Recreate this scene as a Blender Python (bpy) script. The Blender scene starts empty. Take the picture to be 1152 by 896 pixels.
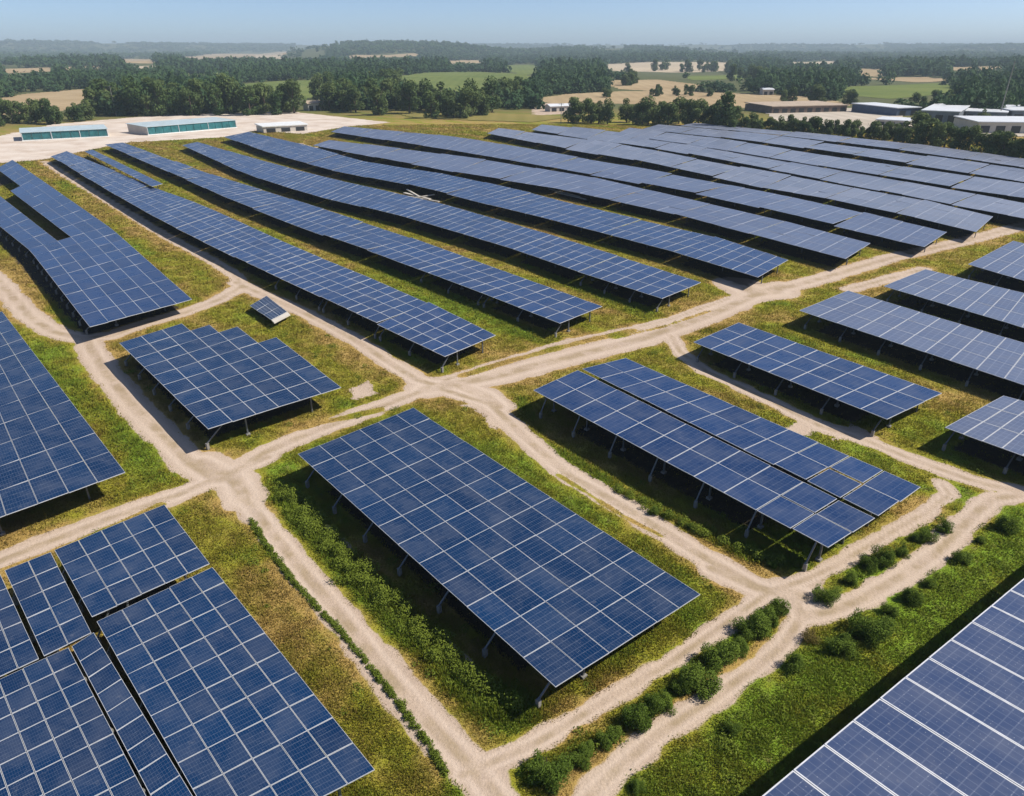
import bpy, math, random
import numpy as np

# ------------------------------------------------------------------ camera, sky, sun, exposure
scene = bpy.context.scene
COL = scene.collection
F, HORIZON, CAM_H = 800.0, 56.0, 30.0            # focal length and horizon row in photo pixels, drone height in metres
PITCH = math.atan((448.0 - HORIZON) / F)
cam_data = bpy.data.cameras.new('camera')
cam_data.sensor_width = 36.0
cam_data.sensor_fit = 'HORIZONTAL'
cam_data.lens = 36.0 * F / 1152.0
cam_data.clip_start = 0.5
cam_data.clip_end = 60000.0
cam = bpy.data.objects.new('camera', cam_data)
cam.location = (0, 0, CAM_H)
cam.rotation_euler = (math.pi / 2 - PITCH, 0, 0)
COL.objects.link(cam)
scene.camera = cam

SUN_EL = math.radians(46)
SUN_AZ = math.radians(88)                         # clockwise from +Y: the sun stands to the right of the picture
SUN_DIR = np.array([math.sin(SUN_AZ) * math.cos(SUN_EL), math.cos(SUN_AZ) * math.cos(SUN_EL), math.sin(SUN_EL)])
world = bpy.data.worlds.new('World')
scene.world = world
world.use_nodes = True
wn = world.node_tree
wn.nodes.clear()
sky = wn.nodes.new('ShaderNodeTexSky')
sky.sky_type = 'NISHITA'
sky.sun_disc = False
sky.sun_elevation = SUN_EL
sky.sun_rotation = SUN_AZ
sky.altitude = 0
sky.air_density = 0.5
sky.dust_density = 0.6
sky.ozone_density = 3.4
bg = wn.nodes.new('ShaderNodeBackground')
bg.inputs['Strength'].default_value = 0.110
wo = wn.nodes.new('ShaderNodeOutputWorld')
wn.links.new(sky.outputs[0], bg.inputs[0])
wn.links.new(bg.outputs[0], wo.inputs[0])

sun_data = bpy.data.lights.new('sun', 'SUN')
sun_data.energy = 4.2
sun_data.angle = math.radians(0.53)
sun_data.color = (1.0, 0.93, 0.82)
sun = bpy.data.objects.new('sun', sun_data)
from mathutils import Vector
sun.rotation_euler = Vector(SUN_DIR).to_track_quat('Z', 'Y').to_euler()
sun.location = (200, 0, 200)
COL.objects.link(sun)

scene.view_settings.view_transform = 'Standard'
scene.view_settings.look = 'None'
scene.view_settings.exposure = 0.45
scene.view_settings.gamma = 1.0
scene.view_settings.use_curve_mapping = False
scene.render.engine = 'CYCLES'
scene.cycles.use_denoising = True
scene.cycles.max_bounces = 5
scene.cycles.volume_bounces = 0
scene.cycles.caustics_reflective = False
scene.cycles.caustics_refractive = False

rng = np.random.default_rng(7)
random.seed(7)

# ------------------------------------------------------------------ numpy noise, terrain, photo point -> place
_tab = np.random.default_rng(3).random(4096)
def vnoise(x, y, seed=0):
    x = np.asarray(x, float); y = np.asarray(y, float)
    xi = np.floor(x).astype(np.int64); yi = np.floor(y).astype(np.int64)
    fx = x - xi; fy = y - yi
    fx = fx * fx * (3 - 2 * fx); fy = fy * fy * (3 - 2 * fy)
    def h(a, b):
        n = (a * 73856093) ^ (b * 19349663) ^ (seed * 83492791)
        n = (n ^ (n >> 13)) * 1274126177
        return _tab[(n ^ (n >> 16)) & 4095]
    return (h(xi, yi) * (1 - fx) + h(xi + 1, yi) * fx) * (1 - fy) + (h(xi, yi + 1) * (1 - fx) + h(xi + 1, yi + 1) * fx) * fy
def fbm(x, y, seed=0, octaves=3):
    s = 0; a = 0.5; t = 0
    for k in range(octaves):
        s = s + a * vnoise(np.asarray(x) * 2 ** k, np.asarray(y) * 2 ** k, seed + k * 17); t += a; a *= 0.5
    return s / t
def sstep(a, b, x):
    t = np.clip((np.asarray(x, float) - a) / (b - a), 0, 1)
    return t * t * (3 - 2 * t)

def terrain(x, y):
    x = np.asarray(x, float); y = np.asarray(y, float)
    r = np.hypot(x, y); u = np.where(y > 1, x / np.maximum(y, 1), np.sign(x) * 3)     # u = photo column, roughly
    z = 0.10 * (fbm(x / 3.0, y / 3.0, 5) - 0.5) * sstep(20, 30, r)
    roll = (fbm(x / 420.0, y / 420.0, 11) - 0.45)
    z = z + sstep(460, 900, r) * roll * 20 * sstep(300, 2500, r) ** 0.3
    # distant wooded hill left of the middle, broad low ridges on the skyline
    z = z + 44 * np.exp(-((u + 0.155) / 0.125) ** 4) * np.exp(-((r - 3300) / 700.0) ** 2)
    z = z + 34 * np.exp(-((u - 0.12) / 0.16) ** 2) * np.exp(-((r - 3600) / 700.0) ** 2)
    z = z + 34 * np.exp(-((u + 0.72) / 0.28) ** 2) * np.exp(-((r - 6200) / 1000.0) ** 2)
    z = z + 40 * np.exp(-((u - 0.62) / 0.12) ** 2) * np.exp(-((r - 5200) / 800.0) ** 2)
    z = z + sstep(4800, 7200, r) * (58 + 34 * (fbm(u * 3.0, r / 4000.0, 31) - 0.5))
    return z

CP, SP = math.cos(PITCH), math.sin(PITCH)
def ray(px, py):
    u = (px - 576.0) / F; v = -(py - 448.0) / F
    return np.array([u, CP + v * SP, -SP + v * CP])
def at(px, py, z=0.0):                           # the place at height z that the photo shows at this pixel
    d = ray(px, py); t = (z - CAM_H) / d[2]
    return np.array([d[0] * t, d[1] * t, z])
_ts = np.exp(np.linspace(math.log(20), math.log(11500), 1800))
def ground_at(px, py):
    d = ray(px, py)
    x = d[0] * _ts; y = d[1] * _ts; z = CAM_H + d[2] * _ts
    hit = np.nonzero(z <= terrain(x, y))[0]
    i = hit[0] if len(hit) else len(_ts) - 1
    return np.array([x[i], y[i], float(terrain(x[i], y[i]))])

def in_poly(x, y, poly):
    poly = np.asarray(poly, float); c = np.zeros(np.shape(x), bool); n = len(poly)
    for i in range(n):
        x0, y0 = poly[i][:2]; x1, y1 = poly[(i + 1) % n][:2]
        if y0 == y1: continue
        c ^= ((y0 > y) != (y1 > y)) & (x < (x1 - x0) * (y - y0) / (y1 - y0) + x0)
    return c
def seg_dist(x, y, pts):
    d = np.full(np.shape(x), 1e9)
    for a, b in zip(pts[:-1], pts[1:]):
        vx, vy = b[0] - a[0], b[1] - a[1]
        t = np.clip(((x - a[0]) * vx + (y - a[1]) * vy) / max(vx * vx + vy * vy, 1e-9), 0, 1)
        d = np.minimum(d, np.hypot(x - a[0] - t * vx, y - a[1] - t * vy))
    return d

# ------------------------------------------------------------------ object helpers
def tag(o, label=None, category=None, group=None, kind=None):
    if label: o['label'] = label
    if category: o['category'] = category
    if group: o['group'] = group
    if kind: o['kind'] = kind
    return o
def empty(name, loc, rz=0.0):
    o = bpy.data.objects.new(name, None)
    o.empty_display_size = 0.5
    o.location = tuple(float(v) for v in loc); o.rotation_euler = (0, 0, rz)
    COL.objects.link(o)
    return o
class MB:
    """collects faces for one mesh"""
    def __init__(s): s.v = []; s.f = []; s.m = []; s.uv = []; s.var = []
    def face(s, pts, m=0, uv=None, var=0.5):
        n = len(s.v); s.v += [tuple(p) for p in pts]; s.f.append(tuple(range(n, n + len(pts))))
        s.m.append(m); s.var.append(var); s.uv += list(uv) if uv is not None else [(0.0, 0.0)] * len(pts)
    def hexa(s, b, t, m=0, var=0.5):                # four bottom points, four top points (anticlockwise from above)
        s.face([b[3], b[2], b[1], b[0]], m, var=var); s.face(t, m, var=var)
        for i in range(4):
            j = (i + 1) % 4; s.face([b[i], b[j], t[j], t[i]], m, var=var)
    def box(s, c, size, m=0, rz=0.0):
        hx, hy, hz = size[0] / 2, size[1] / 2, size[2] / 2; ca, sa = math.cos(rz), math.sin(rz)
        q = [(c[0] + x * ca - y * sa, c[1] + x * sa + y * ca) for x, y in ((-hx, -hy), (hx, -hy), (hx, hy), (-hx, hy))]
        s.hexa([(x, y, c[2] - hz) for x, y in q], [(x, y, c[2] + hz) for x, y in q], m)
    def bar(s, p, q, w, h, m=0):                    # a square bar from p to q
        p = np.array(p, float); q = np.array(q, float); d = q - p; d /= max(np.linalg.norm(d), 1e-9)
        up = np.array([0, 0, 1.0]) if abs(d[2]) < 0.9 else np.array([0, 1.0, 0])
        a = np.cross(d, up); a /= np.linalg.norm(a); b = np.cross(a, d)
        ring = [-a * w / 2 - b * h / 2, a * w / 2 - b * h / 2, a * w / 2 + b * h / 2, -a * w / 2 + b * h / 2]
        A = [p + r for r in ring]; B = [q + r for r in ring]
        s.face([A[3], A[2], A[1], A[0]][::-1], m); s.face(B[::-1], m)
        for i in range(4):
            j = (i + 1) % 4; s.face([A[i], B[i], B[j], A[j]][::-1], m)
    def tube(s, pts, rad, n=8, m=0):
        rings = []
        for i, p in enumerate(pts):
            p = np.array(p, float); d = np.array(pts[min(i + 1, len(pts) - 1)], float) - np.array(pts[max(i - 1, 0)], float)
            d /= max(np.linalg.norm(d), 1e-9); up = np.array([1.0, 0, 0]) if abs(d[2]) > 0.8 else np.array([0, 0, 1.0])
            a = np.cross(d, up); a /= np.linalg.norm(a); b = np.cross(d, a); r = rad[i] if hasattr(rad, '__len__') else rad
            rings.append([p + r * (math.cos(2 * math.pi * k / n) * a + math.sin(2 * math.pi * k / n) * b) for k in range(n)])
        for A, B in zip(rings[:-1], rings[1:]):
            for k in range(n):
                j = (k + 1) % n; s.face([A[k], A[j], B[j], B[k]], m)
        s.face(rings[0][::-1], m); s.face(rings[-1], m)
    def build(s, name, mats, parent=None, origin=(0, 0, 0), smooth=False):
        me = bpy.data.meshes.new(name)
        v = np.array(s.v, float) - np.array(origin, float)
        me.from_pydata(v.tolist(), [], s.f)
        for mt in (mats if isinstance(mats, (list, tuple)) else [mats]): me.materials.append(mt)
        me.polygons.foreach_set('material_index', s.m)
        uvl = me.uv_layers.new(name='UVMap'); uvl.data.foreach_set('uv', np.array(s.uv, np.float32).ravel())
        at_ = me.attributes.new('var', 'FLOAT', 'FACE'); at_.data.foreach_set('value', np.array(s.var, np.float32))
        if smooth: me.polygons.foreach_set('use_smooth', [True] * len(me.polygons))
        me.update()
        o = bpy.data.objects.new(name, me); COL.objects.link(o)
        if parent is not None: o.parent = parent
        else: o.location = tuple(float(q) for q in origin)
        return o
def np_mesh(name, verts, tris, mats, face_attrs=None, point_attrs=None, nside=3, link=True):
    me = bpy.data.meshes.new(name)
    verts = np.asarray(verts, np.float32); tris = np.asarray(tris, np.int32)
    me.vertices.add(len(verts)); me.vertices.foreach_set('co', verts.ravel())
    me.loops.add(tris.size); me.loops.foreach_set('vertex_index', tris.ravel())
    me.polygons.add(len(tris)); me.polygons.foreach_set('loop_start', np.arange(0, tris.size, nside, dtype=np.int32))
    me.update(calc_edges=True)
    for k, a in (face_attrs or {}).items():
        t = me.attributes.new(k, 'FLOAT', 'FACE'); t.data.foreach_set('value', np.asarray(a, np.float32))
    for k, a in (point_attrs or {}).items():
        t = me.attributes.new(k, 'FLOAT', 'POINT'); t.data.foreach_set('value', np.asarray(a, np.float32))
    for mt in (mats if isinstance(mats, (list, tuple)) else [mats]): me.materials.append(mt)
    if not link: return me
    o = bpy.data.objects.new(name, me); COL.objects.link(o)
    return o

# ------------------------------------------------------------------ materials
class NT:
    def __init__(s, name):
        s.mat = bpy.data.materials.new(name); s.mat.use_nodes = True
        s.t = s.mat.node_tree; s.t.nodes.clear()
        s.out = s.t.nodes.new('ShaderNodeOutputMaterial'); s.p = s.t.nodes.new('ShaderNodeBsdfPrincipled')
        s.t.links.new(s.p.outputs[0], s.out.inputs[0])
    def n(s, kind, **kw):
        nd = s.t.nodes.new('ShaderNode' + kind)
        for k, v in kw.items(): setattr(nd, k, v)
        return nd
    def l(s, a, b): s.t.links.new(a, b)
    def setv(s, sock, v):
        if hasattr(v, 'is_output'): s.l(v, sock)
        else: sock.default_value = v
    def attr(s, name): return s.n('Attribute', attribute_name=name).outputs['Fac']
    def math(s, op, a, b=0.0, c=0.0):
        m = s.n('Math', operation=op); s.setv(m.inputs[0], a); s.setv(m.inputs[1], b); s.setv(m.inputs[2], c); return m.outputs[0]
    def mix(s, f, a, b):
        m = s.n('Mix', data_type='RGBA'); s.setv(m.inputs[0], f); s.setv(m.inputs[6], a); s.setv(m.inputs[7], b); return m.outputs[2]
    def noise(s, vec, scale, detail=3.0, rough=0.55):
        m = s.n('TexNoise'); s.l(vec, m.inputs['Vector']); m.inputs['Scale'].default_value = scale
        m.inputs['Detail'].default_value = detail; m.inputs['Roughness'].default_value = rough; return m.outputs['Fac']
    def pos(s): return s.n('NewGeometry').outputs['Position']
    def mapr(s, v, a, b, c=0.0, d=1.0):
        m = s.n('MapRange'); m.clamp = True; s.setv(m.inputs[0], v)
        for i, q in enumerate((a, b, c, d)): s.setv(m.inputs[i + 1], q)
        return m.outputs[0]
def c4(r, g, b): return (r, g, b, 1.0)

def simple_mat(name, col, rough=0.6, metal=0.0, vary=0.25, scale=2.0, spec=0.5):
    t = NT(name); tc = t.n('TexCoord').outputs['Object']
    n = t.noise(tc, scale, 4.0)
    dark = tuple(c * (1 - vary) for c in col); lite = tuple(min(1, c * (1 + vary)) for c in col)
    t.setv(t.p.inputs['Base Color'], t.mix(t.mapr(n, 0.3, 0.7), c4(*dark), c4(*lite)))
    t.p.inputs['Roughness'].default_value = rough; t.p.inputs['Metallic'].default_value = metal
    t.p.inputs['Specular IOR Level'].default_value = spec
    return t.mat

GREEN_Y, GREEN_L, OCHRE = (0.285, 0.270, 0.030), (0.185, 0.285, 0.026), (0.42, 0.285, 0.090)
SAND_A, SAND_B = (0.55, 0.43, 0.33), (0.43, 0.325, 0.245)
SHADE_SOIL = (0.035, 0.028, 0.020)  # bare soil below the tables, darkened to paint in their shade

def grass_color(t, mixv, fine):
    """mixv 0 = dry ochre, 0.5 = yellow green, 1 = lush green"""
    v = t.math('ADD', mixv, t.math('MULTIPLY', t.math('SUBTRACT', fine, 0.5), 0.45))
    a = t.mix(t.mapr(v, 0.10, 0.48), c4(*OCHRE), c4(*GREEN_Y))
    return t.mix(t.mapr(v, 0.52, 0.95), a, c4(*GREEN_L))

def ground_mat(name):
    t = NT(name); P = t.pos()
    fine = t.noise(P, 1.7, 6.0, 0.65); mid = t.noise(P, 0.35, 4.0); big = t.noise(P, 0.06, 3.0)
    g = grass_color(t, t.attr('mixv'), fine)
    g = t.mix(t.mapr(fine, 0.52, 0.75), g, c4(0.20, 0.15, 0.07))
    far = t.mix(t.noise(P, 0.012, 4.0), c4(0.060, 0.080, 0.028), c4(0.135, 0.135, 0.060))
    g = t.mix(t.attr('far'), g, far)
    pebble = t.noise(P, 9.0, 4.0, 0.7)
    s = t.mix(t.mapr(mid, 0.35, 0.68), c4(*SAND_A), c4(*SAND_B))
    s = t.mix(t.mapr(pebble, 0.40, 0.72), s, c4(0.34, 0.255, 0.19))
    s = t.mix(t.math('MULTIPLY', t.attr('gravel'), t.mapr(t.noise(P, 0.12, 5.0), 0.35, 0.6, 0.25, 0.9)), s, c4(0.68, 0.61, 0.54))
    s = t.mix(t.mapr(big, 0.3, 0.7, 0.0, 0.35), s, c4(0.64, 0.53, 0.43))
    s = t.mix(t.math('MULTIPLY', t.attr('wheel'), t.mapr(mid, 0.3, 0.6, 0.15, 0.60)), s, c4(0.66, 0.54, 0.44))
    edge = t.math('ADD', t.attr('dirt'), t.math('MULTIPLY', t.math('SUBTRACT', t.noise(P, 1.1, 5.0, 0.7), 0.5), 0.9))
    rut = t.math('MULTIPLY', t.attr('rut'), t.mapr(t.noise(P, 0.5, 4.0), 0.40, 0.60))
    s = t.mix(t.math('MULTIPLY', rut, 0.75), s, c4(0.33, 0.25, 0.15))
    col = t.mix(t.mapr(edge, 0.36, 0.60), g, s)
    col = t.mix(t.attr('under'), col, t.mix(t.mapr(fine, 0.4, 0.7), c4(*SHADE_SOIL), c4(0.055, 0.046, 0.030)))  # soil with painted shade where the under mask is set
    t.setv(t.p.inputs['Base Color'], col)
    t.p.inputs['Roughness'].default_value = 0.95; t.p.inputs['Specular IOR Level'].default_value = 0.1
    b = t.n('Bump'); b.inputs['Strength'].default_value = 0.6; b.inputs['Distance'].default_value = 0.12
    t.l(t.noise(P, 3.0, 6.0, 0.7), b.inputs['Height']); t.l(b.outputs[0], t.p.inputs['Normal'])
    return t.mat
def field_mat(name, a, b, stripe=None):
    t = NT(name); P = t.pos()
    n = t.noise(P, 0.02, 4.0); col = t.mix(t.mapr(n, 0.35, 0.65), c4(*a), c4(*b))
    w = t.n('TexWave'); w.inputs['Scale'].default_value = 0.035; w.inputs['Distortion'].default_value = 1.2; t.l(P, w.inputs['Vector'])
    col = t.mix(t.math('MULTIPLY', w.outputs['Fac'], 0.25), col, c4(*(q * 0.72 for q in a)))
    t.setv(t.p.inputs['Base Color'], col); t.p.inputs['Roughness'].default_value = 1.0; t.p.inputs['Specular IOR Level'].default_value = 0.0
    return t.mat
def blade_mat(name):
    t = NT(name); P = t.pos()
    g = grass_color(t, t.attr('mixv'), t.noise(P, 2.2, 2.0))
    g = t.mix(t.mapr(t.attr('var'), 0.0, 1.0, 0.0, 0.5), g, c4(0.24, 0.205, 0.035))
    t.setv(t.p.inputs['Base Color'], g); t.p.inputs['Roughness'].default_value = 0.85; t.p.inputs['Specular IOR Level'].default_value = 0.1
    bend(t, 0.85)
    tr = t.n('BsdfTranslucent'); t.l(g, tr.inputs[0]); mx = t.n('MixShader'); mx.inputs[0].default_value = 0.35
    t.l(t.p.outputs[0], mx.inputs[1]); t.l(tr.outputs[0], mx.inputs[2]); t.l(mx.outputs[0], t.out.inputs[0])
    return t.mat
def bend(t, f):
    vm = t.n('VectorMath', operation='MULTIPLY'); t.l(t.n('NewGeometry').outputs['Normal'], vm.inputs[0]); vm.inputs[1].default_value = (1 - f, 1 - f, 1 - f)
    ad = t.n('VectorMath', operation='ADD'); t.l(vm.outputs[0], ad.inputs[0]); ad.inputs[1].default_value = (0.0, 0, f)
    nz = t.n('VectorMath', operation='NORMALIZE'); t.l(ad.outputs[0], nz.inputs[0]); t.l(nz.outputs[0], t.p.inputs['Normal'])
def leaf_mat(name, a, b):
    t = NT(name)
    oi = t.n('ObjectInfo').outputs['Random']
    f = t.math('ADD', t.math('MULTIPLY', t.attr('var'), 0.55), t.math('MULTIPLY', oi, 0.45))
    col = t.mix(f, c4(*a), c4(*b))
    t.setv(t.p.inputs['Base Color'], col); t.p.inputs['Roughness'].default_value = 0.85; t.p.inputs['Specular IOR Level'].default_value = 0.1; bend(t, 0.45)
    tr = t.n('BsdfTranslucent'); t.l(col, tr.inputs[0]); mx = t.n('MixShader'); mx.inputs[0].default_value = 0.25
    t.l(t.p.outputs[0], mx.inputs[1]); t.l(tr.outputs[0], mx.inputs[2]); t.l(mx.outputs[0], t.out.inputs[0])
    return t.mat
def glass_mat(name, a, b, cu, cv, rough=0.22, spark=0.0, line=0.22):
    """solar cells: dark blue squares with thin pale gaps, UV 0..1 over one module"""
    t = NT(name); uv = t.n('UVMap').outputs[0]; sp = t.n('SeparateXYZ'); t.l(uv, sp.inputs[0])
    def lines(coord, k, w):
        fr = t.math('FRACT', t.math('MULTIPLY', coord, k)); d = t.math('ABSOLUTE', t.math('SUBTRACT', fr, 0.5))
        return t.math('GREATER_THAN', d, 0.5 - w)
    lu, lv = lines(sp.outputs[0], cu, 0.05), lines(sp.outputs[1], cv, 0.05)
    ln = t.math('MAXIMUM', lu, lv)
    P = t.pos(); grain = t.noise(P, 14.0, 3.0, 0.7); dust = t.noise(P, 0.5, 5.0, 0.6); soil_n = t.noise(P, 2.5, 5.0, 0.65)
    base = t.mix(t.math('ADD', t.math('MULTIPLY', t.attr('var'), 0.7), t.math('MULTIPLY', grain, 0.3)), c4(*a), c4(*b))
    base = t.mix(t.math('MULTIPLY', ln, line), base, c4(0.42, 0.47, 0.58))
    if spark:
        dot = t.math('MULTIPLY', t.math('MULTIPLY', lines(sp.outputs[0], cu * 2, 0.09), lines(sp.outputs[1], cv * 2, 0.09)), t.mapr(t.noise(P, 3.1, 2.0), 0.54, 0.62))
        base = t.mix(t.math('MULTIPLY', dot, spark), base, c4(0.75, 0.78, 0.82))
    base = t.mix(t.mapr(dust, 0.42, 0.75, 0.0, 0.13), base, c4(0.30, 0.31, 0.34))
    base = t.mix(t.mapr(soil_n, 0.62, 0.80, 0.0, 0.26), base, c4(0.36, 0.36, 0.37))
    t.setv(t.p.inputs['Base Color'], base)
    t.setv(t.p.inputs['Roughness'], t.mapr(dust, 0.3, 0.8, rough, rough + 0.16))
    t.p.inputs['IOR'].default_value = 1.45
    return t.mat

M_ground = ground_mat('grass_and_sand')
M_blade = blade_mat('grass_blades')
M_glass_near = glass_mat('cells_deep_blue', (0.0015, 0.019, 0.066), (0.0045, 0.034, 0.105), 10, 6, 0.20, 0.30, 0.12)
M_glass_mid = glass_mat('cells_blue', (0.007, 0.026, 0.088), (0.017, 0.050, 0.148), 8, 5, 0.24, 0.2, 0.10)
M_glass_far = glass_mat('cells_sheen_blue', (0.078, 0.100, 0.170), (0.115, 0.142, 0.22), 5, 3, 0.30, 0.0, 0.20)  # paler base stands in for sky sheen on the farther tables
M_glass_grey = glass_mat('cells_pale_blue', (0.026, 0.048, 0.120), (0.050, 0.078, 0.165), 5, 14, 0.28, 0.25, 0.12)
M_glass_sheen = glass_mat('cells_sheen_grey', (0.125, 0.148, 0.205), (0.205, 0.225, 0.285), 5, 3, 0.32, 0.0, 0.20)  # silvery sky reflection of the farthest rows painted into the base
M_glass_dark = glass_mat('cells_black', (0.008, 0.018, 0.045), (0.014, 0.03, 0.07), 3, 5, 0.25, 0.0, 0.45)
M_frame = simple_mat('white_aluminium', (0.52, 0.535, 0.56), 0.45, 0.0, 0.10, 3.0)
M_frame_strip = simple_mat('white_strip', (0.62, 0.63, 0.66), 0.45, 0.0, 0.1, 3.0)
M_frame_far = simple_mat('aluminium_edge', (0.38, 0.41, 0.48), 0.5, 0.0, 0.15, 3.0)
M_back = simple_mat('module_back', (0.05, 0.05, 0.055), 0.7)  # undersides coloured dark to carry the shade below the tables
M_steel = simple_mat('galvanised_steel', (0.14, 0.15, 0.16), 0.45, 0.3, 0.2, 5.0)
M_conc = simple_mat('concrete', (0.24, 0.23, 0.21), 0.9, 0.0, 0.2, 4.0)
M_teal = simple_mat('teal_glazing', (0.03, 0.14, 0.15), 0.2, 0.0, 0.3, 0.6)
M_white = simple_mat('white_sheeting', (0.74, 0.75, 0.74), 0.5, 0.0, 0.08, 0.8)
M_wall = simple_mat('pale_render', (0.52, 0.48, 0.42), 0.85, 0.0, 0.1, 0.5)
M_grey = simple_mat('grey_cladding', (0.16, 0.18, 0.21), 0.6, 0.0, 0.2, 0.4)
M_roof = simple_mat('light_metal_roof', (0.66, 0.68, 0.70), 0.5, 0.0, 0.08, 0.3)
M_brown = simple_mat('brown_boards', (0.17, 0.12, 0.09), 0.8, 0.0, 0.3, 0.6)
M_tan = simple_mat('tan_roof', (0.42, 0.33, 0.24), 0.8, 0.0, 0.15, 0.3)
M_blue = simple_mat('blue_cladding', (0.05, 0.08, 0.14), 0.5, 0.0, 0.2, 0.4)
M_gh_roof = simple_mat('fogged_roof_glass', (0.50, 0.59, 0.60), 0.35, 0.0, 0.12, 0.4)
M_tile = simple_mat('clay_tile', (0.30, 0.15, 0.09), 0.8, 0.0, 0.2, 1.5)
M_dark = simple_mat('dark_opening', (0.02, 0.022, 0.025), 0.4)
M_bark = simple_mat('bark', (0.09, 0.065, 0.045), 0.9, 0.0, 0.3, 4.0)
M_leaf_tree = leaf_mat('tree_leaves', (0.030, 0.074, 0.024), (0.155, 0.195, 0.065))
M_leaf_wood = leaf_mat('wood_leaves', (0.026, 0.068, 0.030), (0.095, 0.145, 0.055))
M_leaf_bush = leaf_mat('bush_leaves', (0.065, 0.115, 0.016), (0.175, 0.245, 0.036))
M_leaf_hedge = leaf_mat('hedge_leaves', (0.095, 0.140, 0.018), (0.235, 0.290, 0.040))
M_leaf_dry = leaf_mat('dry_bush_leaves', (0.12, 0.10, 0.03), (0.24, 0.19, 0.06))

# ------------------------------------------------------------------ tracks, grass strips and lush bands (photo points on the flat ground)
def line(pts): return [at(*p)[:2] for p in pts]
TRACKS = [  # (points, half width in metres)
    ([(-60, 655), (0, 632), (100, 592), (200, 557), (265, 530), (300, 515)], 1.15),
    ([(250, 540), (300, 508), (345, 489), (400, 468), (470, 442), (500, 432)], 1.35),
    ([(480, 438), (560, 423), (640, 402), (720, 382), (790, 358), (850, 332), (880, 322)], 2.3),
    ([(850, 333), (930, 312), (1000, 291), (1080, 273), (1152, 254), (1230, 232)], 1.9),
    ([(500, 428), (560, 409), (640, 385), (700, 373), (760, 358), (820, 336)], 0.75),
    ([(830, 320), (850, 330), (870, 328)], 3.6),
    ([(255, 535), (285, 573), (330, 630), (385, 695), (440, 765), (490, 822), (530, 862), (565, 905)], 1.05),
    ([(225, 520), (265, 540), (275, 560)], 1.7),
    ([(495, 438), (552, 455), (588, 490), (640, 535), (715, 578), (790, 626), (850, 660), (885, 672)], 1.15),
    ([(510, 432), (545, 445), (560, 458)], 1.8),
    ([(520, 872), (600, 838), (680, 790), (760, 742), (830, 692), (868, 665), (900, 655), (940, 637), (1005, 598), (1042, 577), (1068, 556), (1060, 545)], 0.62),
    ([(880, 668), (905, 672)], 1.5),
    ([(755, 378), (765, 396), (794, 418), (862, 449), (923, 480), (978, 497), (1019, 514), (1066, 531), (1100, 543), (1160, 556), (1230, 560)], 1.0),
    ([(1160, 556), (1115, 562), (1093, 582), (1054, 622), (1012, 650), (969, 675), (934, 689), (902, 694), (895, 680)], 0.95),
    ([(905, 690), (880, 728), (845, 755), (800, 787), (740, 827), (690, 870), (655, 905)], 0.72),
    ([(-40, 285), (0, 318), (34, 357), (60, 374), (91, 381), (125, 378), (156, 366), (208, 352), (247, 337), (273, 322)], 1.5),
    ([(273, 325), (265, 310), (234, 291), (182, 263), (130, 231), (78, 200), (50, 182)], 1.15),
    ([(265, 318), (300, 334), (330, 347), (364, 363), (400, 383), (436, 407), (470, 428), (500, 436)], 1.25),
    ([(95, 380), (118, 418), (150, 457), (186, 492), (215, 522), (245, 540)], 1.45),
    ([(955, 326), (985, 318), (1040, 303)], 1.3),
    ([(800, 640), (850, 662), (880, 668)], 1.0),
    ([(322, 540), (368, 592), (432, 652), (502, 718), (552, 768)], 0.02),
    ([(292, 592), (312, 630), (372, 705), (430, 775), (480, 850)], 0.02),
]
TRACKS = [(line(p), w) for p, w in TRACKS]
STRIPS = [  # grass growing on the middle of a track
    ([(282, 502), (330, 484), (380, 472), (428, 461)], 0.42),
    ([(520, 423), (580, 405), (650, 386), (712, 372)], 0.55),
    ([(690, 381), (745, 368), (800, 350)], 0.25),
    ([(628, 535), (700, 580), (745, 604)], 0.16),
    ([(0, 645), (60, 620), (140, 588), (180, 569)], 0.30),
]
STRIPS = [(line(p), w) for p, w in STRIPS]
SAND = [  # bare yards
    [(-80, 170), (0, 153), (60, 140), (200, 128), (330, 126), (440, 138), (390, 143), (340, 151), (290, 147), (262, 154), (215, 157), (150, 160), (105, 168), (50, 180), (-80, 190)],
    [(600, 108), (640, 106), (650, 128), (600, 130)],
    [(280, 152), (340, 162), (400, 176), (390, 178), (320, 164)],
    [(522, 455), (545, 452), (565, 480), (552, 486)],
    [(390, 440), (408, 430), (420, 445), (395, 452)],
    [(860, 493), (905, 470), (960, 478), (990, 492), (975, 498), (920, 487)],
]
SAND = [[at(*p)[:2] for p in q] for q in SAND]
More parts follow.
